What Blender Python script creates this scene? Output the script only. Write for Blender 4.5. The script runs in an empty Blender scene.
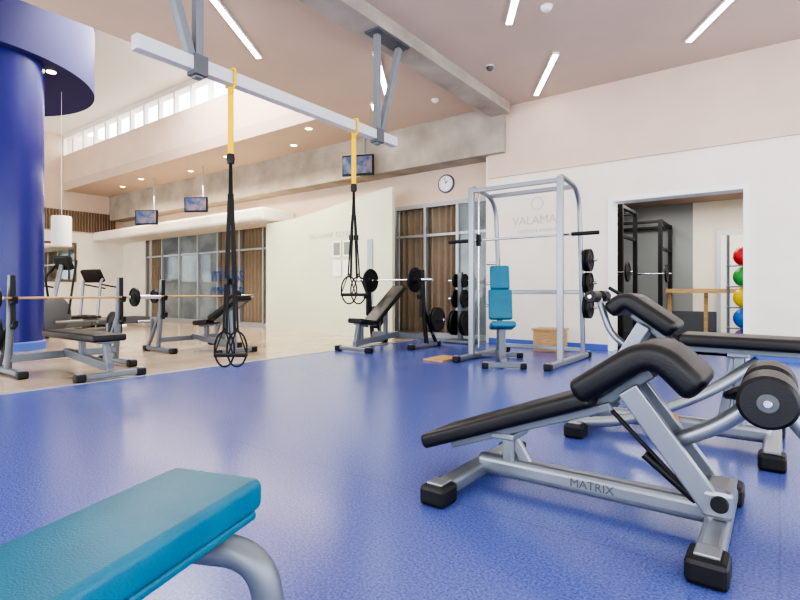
import bpy, bmesh, math, random
from mathutils import Vector, Matrix
random.seed(3)
S=bpy.context.scene
COL=S.collection
def lin(c):
    return tuple(((v/255)/12.92 if v/255<=0.04045 else ((v/255+0.055)/1.055)**2.4) for v in c)
def mat(name,c,rough=.5,metal=0,emit=None,es=0,bump=0,bscale=50,c2=None,cscale=20,coat=0,alpha=1,cdetail=4,cr=(.4,.6),spec=.5,wave=None):
    m=bpy.data.materials.new(name); m.use_nodes=True
    nt=m.node_tree; b=nt.nodes['Principled BSDF']
    b.inputs['Base Color'].default_value=(*lin(c),1)
    b.inputs['Roughness'].default_value=rough; b.inputs['Metallic'].default_value=metal
    b.inputs['Specular IOR Level'].default_value=spec
    if coat: b.inputs['Coat Weight'].default_value=coat
    if alpha<1: b.inputs['Alpha'].default_value=alpha
    if emit:
        b.inputs['Emission Color'].default_value=(*lin(emit),1); b.inputs['Emission Strength'].default_value=es
    tc=None
    if c2 or bump:
        tc=nt.nodes.new('ShaderNodeTexCoord')
    if c2:
        n=nt.nodes.new('ShaderNodeTexNoise'); n.inputs['Scale'].default_value=cscale; n.inputs['Detail'].default_value=cdetail
        mp=nt.nodes.new('ShaderNodeMapping')
        if wave: mp.inputs['Scale'].default_value=wave
        r=nt.nodes.new('ShaderNodeValToRGB')
        r.color_ramp.elements[0].position=cr[0]; r.color_ramp.elements[1].position=cr[1]
        r.color_ramp.elements[0].color=(*lin(c),1); r.color_ramp.elements[1].color=(*lin(c2),1)
        nt.links.new(tc.outputs['Object'],mp.inputs['Vector']); nt.links.new(mp.outputs[0],n.inputs['Vector'])
        nt.links.new(n.outputs['Fac'],r.inputs['Fac']); nt.links.new(r.outputs[0],b.inputs['Base Color'])
    if bump:
        n2=nt.nodes.new('ShaderNodeTexNoise'); n2.inputs['Scale'].default_value=bscale
        bp=nt.nodes.new('ShaderNodeBump'); bp.inputs['Strength'].default_value=bump; bp.inputs['Distance'].default_value=.01
        nt.links.new(tc.outputs['Object'],n2.inputs['Vector']); nt.links.new(n2.outputs['Fac'],bp.inputs['Height']); nt.links.new(bp.outputs[0],b.inputs['Normal'])
    return m
def add_joints(m,w,h,mort,dark,off=0.5):
    """tile / sheet joints multiplied into the base colour"""
    nt=m.node_tree; b=nt.nodes['Principled BSDF']; src=b.inputs['Base Color'].links[0].from_socket
    tc=nt.nodes.new('ShaderNodeTexCoord'); br=nt.nodes.new('ShaderNodeTexBrick')
    br.offset=off; br.inputs['Color1'].default_value=(1,1,1,1); br.inputs['Color2'].default_value=(.96,.96,.96,1); br.inputs['Mortar'].default_value=(dark,dark,dark,1)
    br.inputs['Scale'].default_value=1; br.inputs['Mortar Size'].default_value=mort; br.inputs['Brick Width'].default_value=w; br.inputs['Row Height'].default_value=h
    mx=nt.nodes.new('ShaderNodeMix'); mx.data_type='RGBA'; mx.blend_type='MULTIPLY'; mx.inputs[0].default_value=1
    nt.links.new(tc.outputs['Object'],br.inputs['Vector']); nt.links.new(src,mx.inputs[6]); nt.links.new(br.outputs['Color'],mx.inputs[7]); nt.links.new(mx.outputs[2],b.inputs['Base Color'])
# ---------- materials
M_blue=mat('blue_rubber_floor',(70,84,154),.22,c2=(102,116,186),cscale=110,cr=(.36,.64),bump=.02,bscale=140)
add_joints(M_blue,12,1.9,.004,.82,.3)
M_tile=mat('beige_tile',(184,162,138),.13,c2=(202,184,162),cscale=1.5,bump=.02,bscale=5)
add_joints(M_tile,.6,.6,.006,.7,0)
M_cream=mat('cream_paint',(238,232,220),.7,c2=(234,227,214),cscale=2)
M_peach=mat('peach_paint',(220,198,180),.75,c2=(216,194,176),cscale=2)
M_ceil=mat('ceiling_paint',(206,184,166),.8,c2=(202,180,162),cscale=1)
M_white=mat('white_paint',(242,240,234),.6)
M_conc=mat('raw_concrete',(186,177,164),.9,c2=(148,140,129),cscale=1.8,cr=(.3,.75),bump=.8,bscale=9,cdetail=10)
M_col=mat('column_blue',(38,40,118),.26,c2=(40,42,122),cscale=1)
M_drum=mat('drum_blue',(38,36,100),.6)
M_silver=mat('silver_frame',(146,151,158),.32,.65)
M_gray=mat('gray_frame',(118,124,132),.4,.4)
M_chrome=mat('chrome',(205,208,212),.15,1)
M_black=mat('black_vinyl',(16,16,19),.4,bump=.15,bscale=220)
M_rub=mat('black_rubber',(14,14,16),.5)
M_iron=mat('cast_iron',(22,23,26),.5,.2,bump=.1,bscale=120)
M_teal=mat('teal_vinyl',(14,102,130),.38,bump=.12,bscale=260,c2=(18,108,136),cscale=8)
M_yel=mat('yellow_webbing',(244,196,0),.8,spec=.2)
M_web=mat('black_webbing',(16,16,16),.7)
M_wood=mat('ply_wood',(196,160,112),.5,c2=(176,138,92),cscale=6,wave=(1,1,12))
M_cur=mat('curtain_cloth',(146,130,110),.9,c2=(140,124,104),cscale=4)
M_alu=mat('aluminium_frame',(176,180,182),.35,.5)
M_glassg=mat('glazing_tinted',(96,108,114),.06,0,c2=(136,146,148),cscale=1.2)
M_part=mat('partition_laminate',(216,220,194),.25,c2=(210,214,188),cscale=1)
M_screen=mat('tv_screen',(20,24,30),.1)
M_scr_c=mat('tv_picture',(30,60,100),.3,emit=(60,100,150),es=.25,c2=(120,100,90),cscale=6)
M_lamp=mat('lamp_diffuser',(255,255,255),.5,emit=(255,252,246),es=11)
M_warm=mat('downlight_glow',(255,240,210),.5,emit=(255,225,170),es=8)
M_txt=mat('blue_lettering',(30,84,160),.5)
M_txtg=mat('gray_lettering',(200,195,184),.5)
M_slat=mat('slat_brown',(118,98,80),.7)
M_basebl=mat('blue_baseboard_paint',(80,108,190),.5)
M_dark=mat('dark_mat_floor',(52,52,56),.5)
M_mirror=mat('mirror',(215,222,222),.03,1)
M_clock=mat('clock_face',(240,243,245),.4)
M_gasket=mat('gray_plastic',(88,91,97),.5)
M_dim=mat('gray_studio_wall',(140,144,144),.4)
# ---------- helpers
def link(o,parent=None):
    COL.objects.link(o)
    if parent: o.parent=parent
    return o
def root(name,loc=(0,0,0),rz=0):
    e=bpy.data.objects.new(name,None); e.location=loc; e.rotation_euler=(0,0,math.radians(rz)); e.empty_display_size=.1
    COL.objects.link(e); return e
def meshobj(name,verts,faces,m,parent=None,smooth=False,bevel=0,seg=2):
    me=bpy.data.meshes.new(name); me.from_pydata([tuple(v) for v in verts],[],faces); 
    bm=bmesh.new(); bm.from_mesh(me); bmesh.ops.recalc_face_normals(bm,faces=bm.faces); bm.to_mesh(me); bm.free()
    me.materials.append(m)
    if smooth: me.polygons.foreach_set('use_smooth',[True]*len(me.polygons))
    o=bpy.data.objects.new(name,me); link(o,parent)
    if bevel:
        b=o.modifiers.new('bev','BEVEL'); b.width=bevel; b.segments=seg; b.limit_method='ANGLE'
    return o
def box(name,lo,hi,m,parent=None,bevel=0):
    x0,y0,z0=lo;x1,y1,z1=hi
    v=[(x0,y0,z0),(x1,y0,z0),(x1,y1,z0),(x0,y1,z0),(x0,y0,z1),(x1,y0,z1),(x1,y1,z1),(x0,y1,z1)]
    f=[(0,3,2,1),(4,5,6,7),(0,1,5,4),(1,2,6,5),(2,3,7,6),(3,0,4,7)]
    return meshobj(name,v,f,m,parent,bevel=bevel)
def cbox(name,c,d,m,parent=None,bevel=0,rot=None):
    o=box(name,[-d[i]/2 for i in range(3)],[d[i]/2 for i in range(3)],m,parent,bevel)
    o.location=c
    if rot: o.rotation_euler=[math.radians(a) for a in rot]
    return o
def frame_of(a,b):
    t=(b-a).normalized()
    s=t.cross(Vector((0,0,1)))
    if s.length<.05: s=Vector((0,1,0))
    s.normalize(); u=s.cross(t).normalized()
    return t,s,u
def beam(name,a,b,w,h,m,parent=None,bevel=.008,seg=3):
    a=Vector(a);b=Vector(b);t,s,u=frame_of(a,b)
    v=[]
    for p in (a,b):
        for i,j in((-1,-1),(1,-1),(1,1),(-1,1)): v.append(p+s*w/2*i+u*h/2*j)
    f=[(0,3,2,1),(4,5,6,7),(0,1,5,4),(1,2,6,5),(2,3,7,6),(3,0,4,7)]
    return meshobj(name,v,f,m,parent,bevel=bevel,seg=seg)
def fillet(pts,r,n=8):
    pts=[Vector(p) for p in pts]; out=[pts[0]]
    for i in range(1,len(pts)-1):
        p=pts[i];a=pts[i-1]-p;b=pts[i+1]-p
        rr=min(r,a.length*.48,b.length*.48)
        A=p+a.normalized()*rr;B=p+b.normalized()*rr
        for k in range(n+1):
            t=k/n; out.append(A*(1-t)**2+p*2*t*(1-t)+B*t*t)
    out.append(pts[-1]); return out
def tube(name,pts,r,m,parent=None,fr=.1,res=6,closed=False):
    P=fillet(pts,fr) if not closed else [Vector(p) for p in pts]
    cu=bpy.data.curves.new(name,'CURVE'); cu.dimensions='3D'
    sp=cu.splines.new('POLY'); sp.points.add(len(P)-1)
    for i,p in enumerate(P): sp.points[i].co=(*p,1)
    sp.use_cyclic_u=closed; sp.use_smooth=True
    cu.bevel_depth=r; cu.bevel_resolution=res; cu.use_fill_caps=True
    cu.materials.append(m)
    o=bpy.data.objects.new(name,cu); link(o,parent); return o
def lathe(name,prof,m,parent=None,loc=(0,0,0),axis=(0,0,1),seg=40,smooth=True):
    ax=Vector(axis).normalized(); q=Vector((0,0,1)).rotation_difference(ax)
    v=[];f=[];n=len(prof)
    for k in range(seg):
        a=2*math.pi*k/seg
        for r,z in prof: v.append(q@Vector((r*math.cos(a),r*math.sin(a),z))+Vector(loc))
    for k in range(seg):
        k2=(k+1)%seg
        for i in range(n-1): f.append((k*n+i,k2*n+i,k2*n+i+1,k*n+i+1))
    f.append(tuple(k*n for k in range(seg))[::-1]); f.append(tuple(k*n+n-1 for k in range(seg)))
    o=meshobj(name,v,f,m,parent)
    if smooth:
        o.data.polygons.foreach_set('use_smooth',[True]*len(o.data.polygons))
        e=o.modifiers.new('es','EDGE_SPLIT'); e.split_angle=math.radians(35)
    return o
def cyl(name,a,b,r,m,parent=None,seg=24):
    a=Vector(a);b=Vector(b);L=(b-a).length; c=min(r*.12,L*.2)
    return lathe(name,[(r-c,0),(r,c),(r,L-c),(r-c,L)],m,parent,a,(b-a),seg)
def prism_y(name,pts,y0,y1,m,parent=None,bevel=0):
    n=len(pts); v=[(x,y0,z) for x,z in pts]+[(x,y1,z) for x,z in pts]
    f=[tuple(range(n)),tuple(range(2*n-1,n-1,-1))]+[(i,(i+1)%n,n+(i+1)%n,n+i) for i in range(n)]
    return meshobj(name,v,f,m,parent,bevel=bevel)
def pad(name,path,hw,th,m,parent=None,rc=.022,axis='x',off=0,fr=.09):
    P=[Vector((p[0],0,p[1])) for p in path]
    P=fillet(P,fr,8)
    def tang(i):
        a=P[max(i-1,0)];b=P[min(i+1,len(P)-1)]; return (b-a).normalized()
    t0=(P[1]-P[0]).normalized(); t1=(P[-1]-P[-2]).normalized()
    K=5
    st=[(P[0]+t0*rc*(1-math.cos(math.pi/2*k/K)),t0,rc*(1-math.sin(math.pi/2*k/K))) for k in range(K+1)]
    L0=len(P)
    for i in range(1,L0-1): st.append((P[i],tang(i),0))
    st+=[(P[-1]-t1*rc*(1-math.cos(math.pi/2*k/K)),t1,rc*(1-math.sin(math.pi/2*k/K))) for k in range(K,-1,-1)]
    v=[];f=[];C=5
    for p,t,ins in st:
        up=Vector((0,1,0)).cross(t)*-1
        if up.z<0 and abs(t.z)<.99: up=-up
        W=hw-ins;H=th/2-ins*.8; r=max(min(rc,H),.002)
        pts=[]
        for cx,cz,a0 in((W-r,H-r,0),(-(W-r),H-r,90),(-(W-r),-(H-r),180),(W-r,-(H-r),270)):
            for k in range(C+1):
                a=math.radians(a0+90*k/C); pts.append((cx+r*math.cos(a),cz+r*math.sin(a)))
        ring=len(pts)
        for y,z in pts:
            q=p+up*z; w=(q.x,y+off,q.z)
            if axis=='y': w=(-(y+off),q.x,q.z)
            v.append(w)
    n=len(st)
    for i in range(n-1):
        for j in range(ring):
            j2=(j+1)%ring
            f.append((i*ring+j,i*ring+j2,(i+1)*ring+j2,(i+1)*ring+j))
    f.append(tuple(range(ring))); f.append(tuple((n-1)*ring+j for j in range(ring)))
    return meshobj(name,v,f,m,parent,smooth=True)
def plate(name,c,axis,r,m=None,parent=None,th=.035):
    m=m or M_iron
    t=th/2
    return lathe(name,[(.026,-t),(.05,-t),(.055,-t*.9),(.06,-t*.55),(r*.78,-t*.5),(r*.82,-t),(r*.97,-t),(r,-t*.7),(r,t*.7),(r*.97,t),(r*.82,t),(r*.78,t*.5),(.06,t*.55),(.055,t*.9),(.05,t),(.026,t)],m,parent,c,axis,40)
def text(name,body,loc,size,m,parent=None,rot=(90,0,0),ext=.002,align='CENTER'):
    cu=bpy.data.curves.new(name,'FONT'); cu.body=body; cu.size=size; cu.extrude=ext; cu.align_x=align; cu.align_y='CENTER'
    cu.materials.append(m); o=bpy.data.objects.new(name,cu); o.location=loc; o.rotation_euler=[math.radians(a) for a in rot]
    return link(o,parent)

# ================= ROOM =================
CZ=4.1; XL=-18.2; XR=4.5; YB=-3.2
box('floor',(-5.5,YB,-.2),(XR,8.9,0),M_blue)
box('floor_tiles',(XL,YB,-.2),(-5.5,8.9,0),M_tile)
box('trim_floor_edge',(-5.53,YB,-.01),(-5.48,7.85,.004),M_alu)
WY=8.25
r=root('wall_back')
box('wall_lower_left',(-4.14,WY,0),(-2.07,WY+.25,2.9),M_cream,r)
box('wall_lower_over',(-2.07,WY,2.3),(-.37,WY+.25,2.9),M_cream,r)
box('wall_lower_right',(-.37,WY,0),(XR,WY+.25,2.9),M_cream,r)
box('wall_upper',(-4.14,WY-.04,2.9),(XR,WY+.25,CZ),M_peach,r)
r=root('trim_opening')
box('jamb_left',(-2.12,WY-.02,0),(-2.05,WY+.27,2.28),M_white,r)
box('jamb_right',(-.39,WY-.02,0),(-.32,WY+.27,2.28),M_white,r)
box('head',(-2.12,WY-.02,2.28),(-.32,WY+.27,2.35),M_white,r)
r=root('baseboard_back')
box('board_a',(-4.14,WY-.015,0),(-2.12,WY,.09),M_basebl,r)
box('board_b',(-.32,WY-.015,0),(XR,WY,.09),M_basebl,r)
W2=8.55
r=root('wall_back_left')
box('wall_over',(XL,W2,2.66),(-4.2,W2+.25,CZ),M_peach,r)
box('wall_rear_closure',(XL,W2+.5,0),(-4.14,W2+.6,2.8),M_gasket,r)
box('pier_mid',(-9.7,W2,0),(-6.42,W2+.25,2.66),M_cream,r)
box('pier_left',(XL,W2,0),(-16.6,W2+.25,2.66),M_cream,r)
box('return',(-4.2,WY,0),(-4.14,W2+.6,CZ),M_cream,r)
def curtain(name,x0,x1,y,z0,z1,parent=None):
    n=int((x1-x0)*90); v=[];f=[]
    for i in range(n+1):
        x=x0+(x1-x0)*i/n; ph=i*2*math.pi/13+.6*math.sin(i*.11)
        v+= [(x,y+.05*math.sin(ph),z0),(x,y+.035*math.sin(ph),z1)]
    for i in range(n): f.append((2*i,2*i+2,2*i+3,2*i+1))
    return meshobj(name,v,f,M_cur,parent,smooth=True)
def glazing(name,x0,x1,nb,panels):
    r=root(name)
    box('sill',(x0,W2-.04,0),(x1,W2+.04,.1),M_alu,r); box('head',(x0,W2-.04,2.58),(x1,W2+.04,2.66),M_alu,r)
    box('transom',(x0,W2-.03,2.0),(x1,W2+.03,2.05),M_alu,r)
    for i in range(nb+1):
        x=x0+(x1-x0)*i/nb; box('mullion_%d'%i,(x-.03,W2-.045,0),(x+.03,W2+.045,2.66),M_alu,r)
    for i in range(nb):
        a=x0+(x1-x0)*i/nb;b=x0+(x1-x0)*(i+1)/nb
        if i in panels: box('pane_%d'%i,(a,W2+.0,.1),(b,W2+.01,2.58),M_glassg,r)
    return r
glazing('window_1',-6.42,-4.2,3,[2]); curtain('curtain',-6.4,-4.95,W2+.1,.02,2.62)
glazing('window_2',-16.6,-9.7,7,[1,2,3]); curtain('curtain',-16.5,-15.6,W2+.1,.02,2.62); curtain('curtain',-12.7,-9.75,W2+.1,.02,2.62)
pts=[(-9.75,0),(-6.0,0),(-6.0,2.93)]
for k in range(1,17):
    t=k/16; pts.append((-6.0-3.75*t, 2.93-.42*(math.sin(t*math.pi/2)**1.3)))
prism_y('partition_panel',pts,7.86,7.94,M_part)
box('trim_bulkhead',(XL,7.55,2.56),(-9.5,W2,2.86),M_cream,None,.06)
# concrete beams
box('concrete_beam',(XL,8.08,3.3),(-3.8,W2,CZ),M_conc)
box('concrete_beam',(-4.02,YB,3.93),(-3.66,8.08,CZ+.02),M_conc)
# ceilings
OX=-6.69; FY=6.7
box('ceiling',(OX,YB,CZ),(XR,9,CZ+.25),M_ceil)
box('ceiling_low',(XL,FY,CZ),(OX,9,CZ+.25),M_ceil)
box('ceiling_high',(XL,YB,5.85),(OX+.3,FY+.4,6.0),M_white)
box('wall_upstand_right',(OX,YB,CZ+.25),(OX+.15,FY,5.85),M_white)
box('wall_upstand_back',(XL,FY,CZ+.25),(OX,FY+.15,5.2),M_peach)
r=root('window_3')
box('head',(XL,FY,5.72),(OX,FY+.15,5.85),M_white,r)
for i in range(17):
    x=XL+(OX-XL)*i/16; box('mullion_%d'%i,(x-.04,FY,5.2),(x+.04,FY+.1,5.72),M_white,r)
r=root('wall_left')
box('main',(XL-.2,YB,0),(XL,9,2.8),M_cream,r); box('top',(XL-.2,YB,2.8),(XL,9,6),M_peach,r)
r=root('wall_slat_panel')
for i in range(60):
    y=3.2+i*.085; box('slat_%d'%i,(XL,y,2.85),(XL+.05,y+.05,3.5),M_slat,r)
r=root('wall_mirror'); box('mirror_pane',(XL+.02,5.2,1.3),(XL+.04,7.0,2.4),M_mirror,r)
box('mirror_backing',(XL+.0,5.12,1.22),(XL+.02,7.08,2.48),M_slat,r)
r=root('wall_right')
box('sill',(XR,YB,0),(XR+.25,9,.15),M_cream,r); box('over',(XR,YB,3.7),(XR+.25,9,CZ),M_peach,r)
for i,y in enumerate((YB,-.3,2.6,5.5,8.3)): box('pier_%d'%i,(XR,y,0),(XR+.25,y+.25,CZ),M_cream,r)
r=root('wall_front')
box('sill',(XL,YB-.25,0),(XR,YB,.3),M_cream,r); box('over',(XL,YB-.25,3.7),(XR,YB,CZ),M_peach,r)
box('over_high',(XL,YB-.25,CZ),(OX,YB,5.85),M_peach,r)
for i in range(9):
    x=XL+(XR-XL)*i/8; box('pier_%d'%i,(x-.12,YB-.25,0),(x+.12,YB,CZ),M_cream,r)

# column + drum
r=root('blue_column',(-9.7,2.77,0))
lathe('shaft',[(.5,0),(.5,5.85)],M_col,r,seg=64)
lathe('base_ring',[(.53,0),(.53,.12),(.5,.14)],M_basebl,r,seg=64)
r=root('ceiling_drum',(-11.08,2.42,0))
lathe('drum',[(2.05,4.52),(2.05,5.84)],M_drum,r,seg=96)
cyl('downlight',(1.45,.95,4.51),(1.45,.95,4.53),.07,M_warm,r)

# side studio behind opening
SY=12.2
r=root('side_studio_room')
box('floor_mat',(-4.1,WY+.25,-.1),(2.2,SY,0.0),M_dark,r)
box('back_wall',(-4.1,SY,0),(2.2,SY+.1,3),M_cream,r)
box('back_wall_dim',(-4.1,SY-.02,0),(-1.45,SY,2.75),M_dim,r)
box('left_wall',(-4.2,WY+.62,0),(-4.1,SY,3),M_gasket,r); box('right_wall',(2.2,WY+.25,0),(2.3,SY,3),M_cream,r)
box('studio_ceiling',(-4.1,WY+.25,2.75),(2.2,SY,2.9),M_ceil,r)
box('back_plinth',(-4.1,SY-.05,0),(2.2,SY-.02,.5),M_gasket,r)
for i,x in enumerate((-2.4,-1.0,.4)): box('strip_%d'%i,(x,9.5,2.72),(x+.1,11.2,2.75),M_lamp,r)
r=root('studio_door'); box('leaf',(-.95,SY-.08,0),(-.1,SY-.055,2.05),M_white,r); box('frame_head',(-1.02,SY-.09,2.05),(-.03,SY-.052,2.12),M_alu,r)
box('frame_l',(-1.02,SY-.09,0),(-.95,SY-.052,2.05),M_alu,r); box('frame_r',(-.1,SY-.09,0),(-.03,SY-.052,2.05),M_alu,r); box('exit_sign',(-.7,SY-.09,1.5),(-.45,SY-.08,1.68),mat('red_sign',(200,60,50)),r)
def power_rack(x,y,h=2.45):
    r=root('power_rack',(x,y,0))
    for i,(x,y) in enumerate(((-.5,-.5),(.5,-.5),(-.5,.6),(.5,.6))): box('post_%d'%i,(x-.035,y-.035,0),(x+.035,y+.035,h),M_rub,r)
    for i,z in enumerate((.06,h-.03,h-.55)):
        beam('rail_a%d'%i,(-.5,-.5,z),(-.5,.6,z),.05,.06,M_rub,r); beam('rail_b%d'%i,(.5,-.5,z),(.5,.6,z),.05,.06,M_rub,r)
    beam('cross_a',(-.5,-.5,h-.03),(.5,-.5,h-.03),.05,.06,M_rub,r); beam('cross_b',(-.5,.6,h-.03),(.5,.6,h-.03),.05,.06,M_rub,r)
    cyl('bar',(-.7,-.55,1.25),(.7,-.55,1.25),.014,M_chrome,r)
    for s in(-.62,.62): plate('disc_%d'%(s>0),(s,-.55,1.25),(1,0,0),.17,M_iron,r)
power_rack(-2.75,10.1); power_rack(-2.35,11.45,2.3)
r=root('wooden_bar_shelf',(0,0,0))
box('top',(-1.75,10.9,.88),(-.4,11.2,.96),M_wood,r)
for x in(-1.7,-1.1,-.45): box('leg_%d'%int(-x*100),(x-.03,11.0,0),(x+.03,11.1,.88),M_wood,r)
r=root('exercise_ball_rack',(-.4,8.9,0))
for x in(-.22,.22): tube('post_%d'%(x>0),[(x,.2,0),(x,.2,1.75)],.02,M_gray,r)
for i,(z,c) in enumerate(((.22,(90,50,150)),(.52,(30,110,200)),(.82,(235,205,40)),(1.12,(60,160,70)),(1.42,(205,50,50)))):
    lathe('ball_%d'%i,[(max(.15*math.sin(math.pi*k/16),.001),z-.15*math.cos(math.pi*k/16)) for k in range(17)],mat('ball_col_%d'%i,c,.35),r,seg=32)
    tube('shelf_%d'%i,[(-.22,.2,z-.14),(-.22,-.1,z-.145),(.22,-.1,z-.145),(.22,.2,z-.14)],.01,M_gray,r,fr=.03)
cbox('base',(0,.1,.02),(.5,.4,.04),M_gray,r,.01)

# ceiling strip lamps
dv=Vector((-.53,.85,0)).normalized()
def strip(x,y,L=1.45,z=CZ):
    r=root('ceiling_strip_lamp',(x,y,z)); a=-dv*L/2;b=dv*L/2
    beam('housing',a-Vector((0,0,.015)),b-Vector((0,0,.015)),.09,.03,M_white,r,.003)
    beam('diffuser',a*.97-Vector((0,0,.032)),b*.97-Vector((0,0,.032)),.065,.012,M_lamp,r,.003)
for x,y in((-5.3,3.85),(-2.78,7.35),(-.55,6.8),(-2.2,5.05),(-4.7,5.9),(.4,4.9),(-5.9,7.3),(.9,2.2),(-1.6,2.0)): strip(x,y)
def disc(name,x,y,z,rr=.06,h=.05,m=M_white):
    r=root(name,(x,y,z)); lathe('body',[(rr*.6,-h),(rr*.95,-h*.6),(rr,-.005),(rr,0)],m,r); lathe('ring',[(rr*1.15,-.012),(rr*1.15,0)],M_white,r)
disc('smoke_detector',-2.1,5.6,CZ,.06); disc('smoke_detector',-3.3,6.6,CZ,.05,.06,M_gasket); disc('smoke_detector',-4.6,7.2,CZ,.06)
for x,y in((-8.5,7.6),(-10.5,7.3),(-12.5,7.6),(-14.5,7.3),(-7.4,7.0),(-16,7.5)): disc('downlight',x,y,CZ,.07,.02,M_warm)
for x in(-10.2,-11.6,-13.0,-14.4): disc('downlight',x,7.8,2.56,.05,.01,M_warm)

# clock, TVs, signage
r=root('wall_clock',(-5.2,W2,3.0)); lathe('rim',[(.18,0),(.18,.03)],M_gasket,r,axis=(0,-1,0)); lathe('face',[(.15,0),(.15,.04)],M_clock,r,axis=(0,-1,0))
beam('hand_hour',(0,-.044,0),(.05,-.044,.05),.006,.012,M_rub,r,0); beam('hand_minute',(0,-.044,0),(-.02,-.044,.11),.006,.008,M_rub,r,0)
for k in range(12):
    a=k*math.pi/6; cbox('tick_%d'%k,(.125*math.sin(a),-.042,.125*math.cos(a)),(.012,.004,.012),M_rub,r)
def tv(x,y,z,rz,pic,w=.62):
    r=root('wall_tv',(x,y,z),rz)
    cbox('case',(0,0,0),(w,.06,w*.62),M_rub,r,.01); cbox('screen',(0,-.033,.005),(w-.07,.006,w*.62-.07),M_scr_c if pic else M_screen,r)
    tube('bracket',[(0,.03,0),(0,.3,0.05),(0,.35,.05),(0,.35,4.1-z)],.02,M_alu,r)
tv(-6.75,7.72,3.42,22,True,.66); tv(-11.6,7.2,3.06,30,True,.6); tv(-14.0,7.2,2.95,30,True,.65)
r=root('wall_lettering',(-3.25,WY-.004,2.1)); text('line_1','VALAMAR',(0,0,0),.2,M_txtg,r); text('line_2','HOTELS & RESORTS',(0,0,-.18),.08,M_txtg,r)
tube('emblem',[(.1*math.cos(a*math.pi/16),0,.28+.1*math.sin(a*math.pi/16)) for a in range(32)],.006,M_txtg,r,closed=True)
r=root('partition_lettering',(-7.7,7.853,2.1)); text('line_1','VALAMAR CLUB',(0,0,0),.17,M_txtg,r)
r=root('glass_lettering',(-12.2,W2-.06,1.1)); text('line_1','FITNESS',(0,0,.22),.42,M_txt,r); text('line_2','CENTER',(0,0,-.22),.42,M_txt,r)
r=root('notice_board',(-7.3,7.85,1.6))
for i in range(2):
    for j in range(2): cbox('sheet_%d%d'%(i,j),(i*.3-.15,-.006,j*.4-.2),(.24,.008,.34),M_white,r)
    cbox('print_%d'%i,(i*.3-.15,-.012,.2),(.18,.004,.26),mat('poster_print_%d'%i,(130,140,130)),r)
cbox('notice_strip',(.75,-.006,-.3),(.14,.008,1.3),mat('bluegray_print',(160,178,180)),r)

# suspension rig
RX=-3.78
mb=mat('light_gray_bar',(196,199,203),.4,.1)
r=root('suspension_training_rig')
box('bar',(RX-.045,1.85,2.67),(RX+.045,5.0,2.78),mb,r,.006)
for nm,y0,sg in(('near',2.36,-1),('far',4.66,1)):
    cbox('plate_'+nm,(RX,y0+sg*.2,3.917),(.2,.62,.02),M_gasket,r)
    beam('leg_v_'+nm,(RX,y0,3.91),(RX,y0,2.62),.07,.07,M_gray,r); beam('leg_d_'+nm,(RX,y0+sg*.42,3.9),(RX,y0+sg*.04,2.7),.07,.07,M_gray,r)
    cbox('clamp_'+nm,(RX,y0,2.72),(.12,.12,.16),M_gasket,r,.005)
def vstrap(name,x0,y0,z0,x1,y1,z1,w,m,parent):
    a=Vector((x0,y0,z0));b=Vector((x1,y1,z1)); s=Vector((.8,.6,0))*w/2; n=Vector((-.6,.8,0))*.003
    v=[]
    for p in(a,b):
        for q in(-s-n,s-n,s+n,-s+n): v.append(p+q)
    return meshobj(name,v,[(0,3,2,1),(4,5,6,7),(0,1,5,4),(1,2,6,5),(2,3,7,6),(3,0,4,7)],m,parent)
def straps(y,zy,zb):
    r=root('suspension_strap',(RX,y,0))
    tube('anchor_loop',[(-.06,0,2.66),(-.06,0,2.8),(.06,0,2.8),(.06,0,2.66),(0,0,2.6)],.012,M_yel,r,fr=.02)
    vstrap('anchor_strap',0,0,2.66,0,0,zy,.05,M_yel,r)
    lathe('carabiner',[(.03,-.04),(.035,0),(.03,.04)],M_rub,r,(0,0,zy),(0,0,1))
    for s in(-1,1):
        d=.035*s
        vstrap('web_up_%d'%s,0,0,zy,d*.8,d*.6,zb+.3,.024,M_web,r)
        vstrap('web_dn_%d'%s,d*.4,d*.3,zy-.3,d*1.6,d*.9,zb+.33,.016,M_web,r)
        cbox('buckle_%d'%s,(d*.6,d*.5,zb+.75),(.04,.04,.06),M_rub,r,.005)
        loop=[(d*1.1+.085*math.sin(a)*(.8),d+.085*math.sin(a)*.6,zb+.17-.15*math.cos(a)) for a in [2*math.pi*k/24 for k in range(24)]]
        tube('cradle_%d'%s,loop,.008,M_web,r,closed=True)
        cyl('handle_%d'%s,(d*1.4-.065,d-.05,zb+.12),(d*1.4+.065,d+.05,zb+.12),.017,M_rub,r)
        tube('handle_web_%d'%s,[(d*1.4-.065,d-.05,zb+.12),(d*1.2,d,zb+.36),(d*1.4+.065,d+.05,zb+.12)],.006,M_web,r,fr=.02)
straps(2.67,2.04,.24); straps(4.25,2.05,.75)

r=root('pendant_lamp',(-10.45,3.82,0))
tube('cable',[(0,0,2.3),(0,0,5.85)],.004,M_white,r); lathe('shade',[(.15,1.72),(.16,1.73),(.16,2.25),(.15,2.27)],M_white,r)

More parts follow.
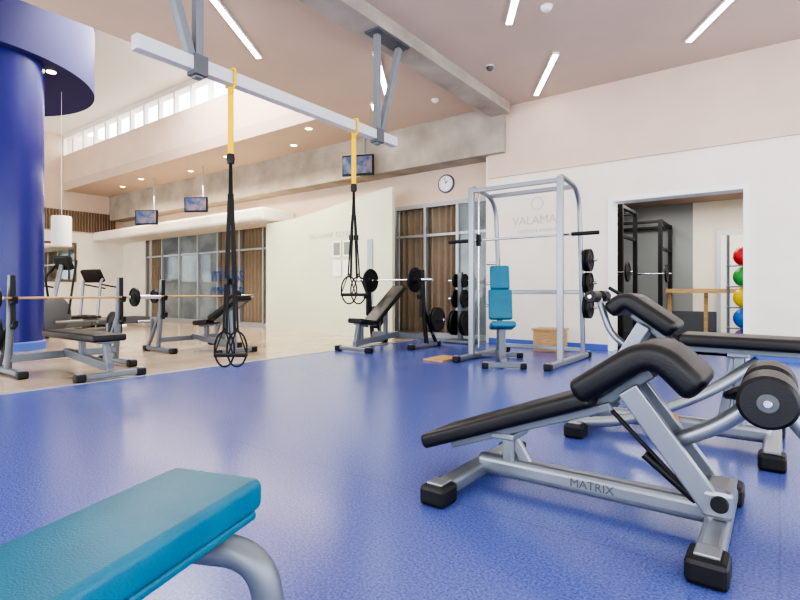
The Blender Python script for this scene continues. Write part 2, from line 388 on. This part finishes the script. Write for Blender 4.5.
# ============== decline benches ==============
def foot(name,x,y,parent,d=(.12,.13,.085)):
    cbox(name,(x,y,d[2]/2),d,M_rub,parent,.018); cbox(name+'_plate',(x,y,d[2]+.004),(d[0]*.6,d[1]*.6,.012),M_silver,parent,.004)
def decline_bench(loc,rz,pads,main):
    r=root('decline_ab_bench',loc,rz)
    for nm,x in(('head',-.52),('leg',.47)):
        beam('cross_'+nm,(x,-.33,.055),(x,.34,.055),.085,.065,M_silver,r,.02,4)
        foot('foot_%s_a'%nm,x,-.37,r); foot('foot_%s_b'%nm,x,.38,r)
    beam('spine',(-.52,0,.085),(.47,0,.085),.075,.095,M_silver,r,.03,4)
    if main:
        text('spine_lettering','MATRIX',(0.02,-.0395,.088),.05,M_gasket,r,ext=.001)
    (a0,a1),(hip)=pads
    pad('back_pad',[a0,((a0[0]+a1[0])/2,(a0[1]+a1[1])/2),a1],.16,.07,M_black,r)
    pad('hip_pad',hip,.175,.105,M_black,r,rc=.036,fr=.12)
    t=Vector((a1[0]-a0[0],0,a1[1]-a0[1])).normalized(); u=Vector((-t.z,0,t.x)); A=Vector((a0[0],0,a0[1]));B=Vector((a1[0],0,a1[1]))
    for s in(-.07,.07):
        o=Vector((0,s,0)); beam('pad_rail_%d'%(s>0),A+t*.12-u*.05+o,B-u*.055+o+t*.05,.03,.035,M_gray,r,.006)
    px=-.36; pz=a0[1]+(px-a0[0])*t.z/t.x
    beam('post',(px,0,.1),(px,0,pz-.07),.06,.06,M_silver,r,.012); cbox('post_bracket',(px,0,pz-.075),(.11,.18,.03),M_silver,r,.008)
    beam('post_brace',(px+.09,0,.11),(px+.02,0,pz-.1),.03,.05,M_silver,r,.008)
    k=1 if main else 1.28
    hm=Vector((hip[1][0]-.1,0,hip[1][1]-.17))
    for s in(-.085,.085):
        beam('main_strut_%d'%(s>0),hm+Vector((0,s,0)),Vector((.48,s,.1)),.022,.085,M_silver,r,.008)
    beam('hip_rail',Vector((hip[0][0]+.02,0,hip[0][1]-.09)),Vector((hip[1][0]-.02,0,hip[1][1]-.1)),.1,.05,M_gray,r,.01)
    tube('gas_strut_rod',[(hip[0][0]+.11,-.03,hip[0][1]-.06),(.40,-.03,.12)],.009,M_rub,r)
    tube('gas_strut_body',[(.22,-.03,.26*k),(.40,-.03,.12)],.016,M_rub,r)
    cbox('pivot_block',(.47,0,.14),(.1,.2,.11),M_silver,r,.02)
    cyl('pivot_pin',(.48,-.12,.15),(.48,.12,.15),.028,M_rub,r)
    if main:
        e=Vector((hip[-1][0]+.2,0,hip[-1][1]+.01))
        tube('leg_arm',[(.28,0,.3),(.48,0,e.z-.14),(e.x,0,e.z),(e.x+.16,0,e.z-.2)],.03,M_silver,r,fr=.08)
        rol=((e.x,e.z,.085),(e.x+.18,e.z-.24,.07)); hl=.27
    else:
        e=Vector((hip[-1][0]+.1,0,hip[-1][1]+.1))
        tube('leg_arm',[(.2,0,.5),(.36,0,.62),(e.x,0,e.z)],.022,M_silver,r,fr=.08)
        rol=((e.x,e.z,.04),); hl=.2
    for k,(x,z,rr) in enumerate(rol):
        cyl('roller_axle_%d'%k,(x,-hl,z),(x,hl,z),.012,M_chrome,r)
        for s in(-1,1):
            cyl('roller_%d_%d'%(k,s>0),(x,s*.05,z),(x,s*(hl-.02),z),rr,M_black,r,36)
            cyl('roller_cap_%d_%d'%(k,s>0),(x,s*(hl-.02),z),(x,s*(hl-.012),z),rr*.35,M_gasket,r,36)
    tube('grip_handle',[(e.x-.1,-.0,e.z-.03),(e.x-.12,-.18,e.z+.0),(e.x-.02,-.2,e.z+.06)],.012,M_rub,r,fr=.05)
    return r
decline_bench((-.65,2.23,0),0,(((-.76,.165),(.04,.475)),[(-.02,.485),(.27,.69),(.42,.54)]),True)
b2=decline_bench((-.55,3.6,0),180,(((-1.25,.6),(-.06,.615)),[(-.04,.66),(.24,.86),(.34,.77)]),False)
tube('curved_frame_tube',[(.47,.33,.08),(.2,.3,.12),(-.2,.15,.3),(-.45,0,.5)],.032,M_silver,b2,fr=.25)
lathe('adjust_knob',[(.03,0),(.034,.01),(.034,.03),(.03,.04)],mat('orange_knob',(220,110,40),.4),b2,(-.02,.045,.12),(0,1,0))
def floor_plate(x,y,rr,n=1,z=0):
    r=root('weight_plate',(x,y,z))
    for i in range(n): plate('disc_%d'%i,(0,0,.02+i*.036),(0,0,1),rr*(1-.08*i),M_iron if i%2==0 else M_silver,r)
floor_plate(-1.28,3.8,.16,3)
floor_plate(.3,3.0,.17,1)

# ============== foreground teal bench ==============
r=root('flat_bench',(-1.06,.715,0),18)
pad('seat_pad',[(-1.15,.445),(-.55,.445),(.0,.445)],.125,.07,M_teal,r,rc=.018,axis='y')
pad('seat_underboard',[(-1.13,.402),(-.55,.402),(-.02,.402)],.12,.02,M_teal,r,rc=.008,axis='y')
tube('spine',[(0,-.95,.36),(0,-.1,.36)],.034,M_gray,r)
for nm,y,sg in(('front',-.13,1),('rear',-.95,-1)):
    tube('leg_arch_'+nm,[(-.215,y+sg*.06,.03),(-.185,y+sg*.03,.365),(0,y,.365),(.185,y+sg*.03,.365),(.215,y+sg*.06,.03)],.032,M_gray,r,fr=.12,res=10)
    for s in(-1,1): cyl('foot_%s_%d'%(nm,s),(s*.215,y+sg*.06,0),(s*.215,y+sg*.06,.06),.045,M_rub,r)

# ============== barbell & bench helpers ==============
def barbell(parent,c,axis,L,plates=(),m=None):
    c=Vector(c);ax=Vector(axis); a=c-ax*L/2;b=c+ax*L/2
    cyl('barbell_shaft',a,b,.014,m or M_chrome,parent)
    cyl('barbell_sleeve_a',a,a+ax*.4,.024,M_chrome,parent); cyl('barbell_sleeve_b',b-ax*.4,b,.024,M_chrome,parent)
    for s,e in((1,a),(-1,b)):
        for k in range(len(plates)): plate('barbell_plate_%d_%d'%(s,k),e+ax*s*(.34-.05*k),ax,plates[k],M_iron,parent)
def press_bench(name,loc,rz,profile,plates,uh=1.08,barz=.82,stored=1,hw=.14,fm=None,bm=None,L=2.1):
    fm=fm or M_gray
    r=root(name,loc,rz)
    for s in(-1,1):
        y=s*.56
        tube('upright_%d'%s,[(-.12,y,.06),(-.05,y,.5),(-.0,y,uh)],.036,fm,r,fr=.2)
        beam('sidefoot_%d'%s,(-.42,y,.045),(.28,y,.045),.07,.06,M_gray,r,.015)
        foot('cap_r_%d'%s,-.45,y,r,(.1,.1,.08)); foot('cap_f_%d'%s,.3,y,r,(.1,.1,.08))
        beam('brace_%d'%s,(-.4,y,.07),(-.06,y,.6),.04,.05,fm,r)
        beam('upright_cover_%d'%s,(.035,y,.5),(.03,y,uh),.05,.02,M_rub,r)
        for k,z in enumerate((barz-.03,barz-.28)):
            beam('hook_%d_%d'%(s,k),(.0,y,z),(.1,y,z-.0),.05,.03,M_rub,r); beam('hooktip_%d_%d'%(s,k),(.1,y,z),(.11,y,z+.06),.05,.02,M_rub,r)
        cyl('peg_%d'%s,(-.3,y,.45),(-.3,y+s*.22,.45),.024,M_chrome,r)
        beam('pegarm_%d'%s,(-.3,y,.2),(-.3,y,.5),.05,.05,M_gray,r)
        for k in range(stored): plate('stored_plate_%d_%d'%(s,k),(-.3,y+s*(.06+.05*k),.45),(0,1,0),.2,M_iron,r)
    beam('cross',(-.1,-.56,.18),(-.1,.56,.18),.06,.08,M_gray,r)
    beam('spine',(-.1,0,.2),(1.0,0,.12),.07,.09,M_gray,r)
    beam('front_cross',(1.02,-.28,.045),(1.02,.28,.045),.07,.06,M_gray,r,.015)
    for s in(-1,1): foot('cap_e_%d'%s,1.02,s*.3,r,(.1,.1,.08))
    beam('front_post',(.98,0,.06),(.9,0,profile[-1][1]-.06),.06,.06,M_gray,r)
    segs=[]; cur=[]
    for p in profile:
        if p=='|': segs.append(cur); cur=[]
        else: cur.append(p)
    segs.append(cur)
    for i,sg in enumerate(segs):
        pad('pad_%d'%i,sg,hw,.075,M_black,r)
        a=sg[0];b=sg[-1]; mx=(a[0]+b[0])/2;mz=(a[1]+b[1])/2
        beam('pad_support_%d'%i,(mx,0,.15),(mx,0,mz-.04),.06,.06,M_gray,r)
        beam('pad_rail_%d'%i,(a[0]+.05,0,a[1]-.05),(b[0]-.05,0,b[1]-.05),.12,.03,M_gray,r)
    barbell(r,(.06,0,barz+.015),(0,1,0),L,plates,bm)
    return r
press_bench('bench_press_rack',(-6.6,2.5,0),0,[(-.35,.42),(.3,.42),(1.0,.42)],(.12,),hw=.17,bm=M_wood)
press_bench('bench_press_rack',(-7.4,4.6,0),0,[(.1,.42),(.45,.45),'|',(.5,.5),(1.2,.82)],(.1,),stored=0,bm=M_wood)
press_bench('incline_press_bench',(-5.15,6.8,0),-90,[(-.15,.98),(.15,.76),(.62,.42),'|',(.68,.42),(1.0,.47)],(.2,),1.25,1.08,stored=2,fm=M_rub,L=1.6)
r=root('weight_plate_tree',(-4.55,7.95,0))
cbox('base',(0,0,.03),(.5,.4,.06),M_gray,r,.02); beam('mast',(0,0,.05),(0,0,1.25),.08,.08,M_gray,r)
for i,(z,rr) in enumerate(((1.1,.12),(.78,.16),(.35,.22))):
    for s in(-1,1):
        cyl('peg_%d_%d'%(i,s),(0,0,z),(s*.24,0,z),.02,M_chrome,r)
        for k in range(2 if i==2 else 1): plate('plate_%d_%d_%d'%(i,s,k),(s*(.09+.05*k),0,z),(1,0,0),rr,M_iron,r)

# ============== smith machine ==============
r=root('smith_machine',(-2.72,6.1,0))
W=.6; D=.9; H=2.3
for s in(-1,1):
    x=s*W
    beam('front_post_%d'%s,(x,0,.05),(x,0,H),.055,.075,M_silver,r,.012)
    beam('rear_post_%d'%s,(x,D,.05),(x,D-.1,1.4),.05,.065,M_silver,r,.012)
    tube('rear_curve_%d'%s,[(x,D-.1,1.35),(x,D-.18,H-.05),(x,.05,H)],.03,M_silver,r,fr=.35)
    cyl('guide_rod_%d'%s,(x*.93,.12,.15),(x*.93,.12,H-.05),.012,M_chrome,r)
    beam('base_rail_%d'%s,(x,-.35,.045),(x,D+.15,.045),.07,.07,M_silver,r,.02)
    foot('cap_f_%d'%s,x,-.4,r,(.09,.09,.08)); foot('cap_b_%d'%s,x,D+.2,r,(.09,.09,.08))
    for k in range(9): cyl('lock_peg_%d_%d'%(s,k),(x,.035,.5+k*.18),(x,.08,.5+k*.18),.01,M_chrome,r,12)
    for k,(z,rr) in enumerate(((1.32,.15),(1.02,.14),(.7,.15))):
        cyl('peg_%d_%d'%(s,k),(x,D-.06,z),(x+s*.2,D-.06,z),.02,M_chrome,r)
        if s>0 or k==1: 
            for j in range(2 if s>0 else 1): plate('plate_%d_%d_%d'%(s,k,j),(x+s*(.06+j*.045),D-.06,z),(1,0,0),rr,M_iron,r)
    cbox('carriage_%d'%s,(x*.93,.12,1.6),(.05,.06,.16),M_rub,r,.01)
for nm,y,z in(('top_front',0,H-.05),('top_rear',D-.35,H-.04),('low_rear',D,.12),('mid_rear',D-.05,.9)):
    beam('cross_'+nm,(-W,y,z),(W,y,z),.05,.055,M_silver,r)
cyl('bar',(-1.02,.12,1.6),(1.02,.12,1.6),.015,M_chrome,r)
for s in(-1,1): cyl('sleeve_%d'%s,(s*.7,.12,1.6),(s*1.02,.12,1.6),.024,M_rub,r)
# teal incline bench
r=root('incline_bench',(-2.78,5.88,0),30)
pad('back_pad',[(.14,.55),(.25,.93)],.15,.075,M_teal,r,axis='y',rc=.025)
pad('back_pad_head',[(.252,.935),(.34,1.24)],.125,.07,M_teal,r,axis='y',rc=.025)
pad('seat_pad',[(-.3,.52),(.1,.46)],.15,.08,M_teal,r,axis='y',rc=.03)
beam('back_rail',(0,.2,.5),(0,.36,1.1),.06,.03,M_gray,r); beam('seat_post',(0,-.1,.06),(0,-.1,.45),.06,.08,M_gray,r)
beam('spine',(0,-.35,.08),(0,.65,.08),.07,.07,M_gray,r,.015); beam('brace',(0,.6,.1),(0,.3,.85),.05,.05,M_gray,r)
beam('cross_f',(-.2,-.37,.045),(.2,-.37,.045),.06,.06,M_gray,r); beam('cross_b',(-.28,.67,.045),(.28,.67,.045),.06,.06,M_gray,r)
for s in(-1,1): foot('cap_f_%d'%s,s*.22,-.37,r,(.08,.08,.07)); foot('cap_b_%d'%s,s*.3,.67,r,(.09,.09,.07))
r=root('wooden_step_box',(-2.8,7.62,0)); cbox('body',(0,0,.16),(.42,.32,.32),M_wood,r,.006); cbox('top',(0,0,.335),(.46,.36,.03),M_wood,r,.006)
r=root('wooden_board',(-3.62,5.85,0)); cbox('board',(0,0,.012),(.3,.5,.024),M_wood,r,.004)

# ============== cardio machines far left ==============
def treadmill(x,y,rz):
    r=root('treadmill',(x,y,0),rz)
    cbox('deck',(0,0,.12),(.75,1.7,.16),M_gasket,r,.03); cbox('belt',(0,-.05,.205),(.5,1.5,.01),M_rub,r); cbox('motor_cover',(0,.75,.22),(.75,.35,.16),M_rub,r,.04)
    for s in(-1,1):
        tube('upright_%d'%s,[(s*.36,.7,.1),(s*.36,.6,1.15),(s*.36,.55,1.25)],.035,M_silver,r); tube('handrail_%d'%s,[(s*.36,.6,1.1),(s*.36,.0,1.0)],.02,M_rub,r)
    cbox('console',(0,.58,1.32),(.75,.12,.36),M_rub,r,.04,(-25,0,0)); cbox('display',(0,.515,1.36),(.4,.01,.22),M_screen,r,0,(-25,0,0))
    for s in (-1,1): cbox('deck_foot_%d'%s,(s*.3,.5,.02),(.08,.3,.04),M_rub,r)
def elliptical(x,y,rz):
    r=root('elliptical_trainer',(x,y,0),rz)
    lathe('flywheel_cover',[(.3,-.1),(.36,-.07),(.36,.07),(.3,.1)],M_gasket,r,(0,.5,.45),(1,0,0)); beam('base',(0,-.8,.06),(0,.85,.06),.1,.09,M_silver,r)
    for nm,y0 in(('f',.85),('b',-.8)): beam('foot_'+nm,(-.3,y0,.045),(.3,y0,.045),.08,.09,M_rub,r)
    tube('mast',[(0,.55,.1),(0,.45,.9),(0,.3,1.45)],.045,M_silver,r); cbox('console',(0,.26,1.5),(.4,.1,.3),M_rub,r,.03,(-20,0,0))
    for s in(-1,1):
        tube('pedal_arm_%d'%s,[(s*.18,.6,.4+.1*s),(s*.18,-.6,.3)],.025,M_silver,r); cbox('pedal_%d'%s,(s*.18,-.25,.36),(.15,.36,.05),M_rub,r,.015)
        tube('hand_lever_%d'%s,[(s*.24,.35,.45),(s*.26,.35+.1*s,1.2),(s*.22,.15,1.55)],.022,M_rub,r)
elliptical(-11.9,4.6,200); treadmill(-14.0,4.8,190); treadmill(-14.6,6.6,190)

# ============== LIGHT ==============
w=bpy.data.worlds.new('World'); S.world=w; w.use_nodes=True
bg=w.node_tree.nodes['Background']; bg.inputs[0].default_value=(.91,.955,1,1); bg.inputs[1].default_value=3.3
def area(name,loc,rot,sx,sy,power,col=(1,1,1)):
    l=bpy.data.lights.new(name,'AREA'); l.shape='RECTANGLE'; l.size=sx; l.size_y=sy; l.energy=power; l.color=col
    o=bpy.data.objects.new(name,l); o.location=loc; o.rotation_euler=[math.radians(a) for a in rot]; COL.objects.link(o)
area('ceiling_light_main',(-1.8,3.6,3.9),(0,0,0),6,7,60,(1,.95,.87))
area('ceiling_light_left',(-11.5,7.3,3.6),(0,0,0),9,.4,110,(1,.86,.66))
area('studio_light',(-1,10.2,2.65),(0,0,0),3,2,55,(1,.97,.92))
area('atrium_light',(-9.0,4.9,5.7),(0,0,0),4,3,260,(1,.97,.92))

cam=bpy.data.cameras.new('camera'); cam.sensor_width=36; cam.lens=513/800*36; cam.shift_y=-.01; cam.clip_start=.05
co=bpy.data.objects.new('camera',cam); co.location=(0,0,.9); co.rotation_euler=(math.radians(90),0,math.radians(36.5)); COL.objects.link(co)
S.camera=co
S.view_settings.view_transform='AgX'
S.view_settings.look='AgX - High Contrast'
S.view_settings.exposure=.55
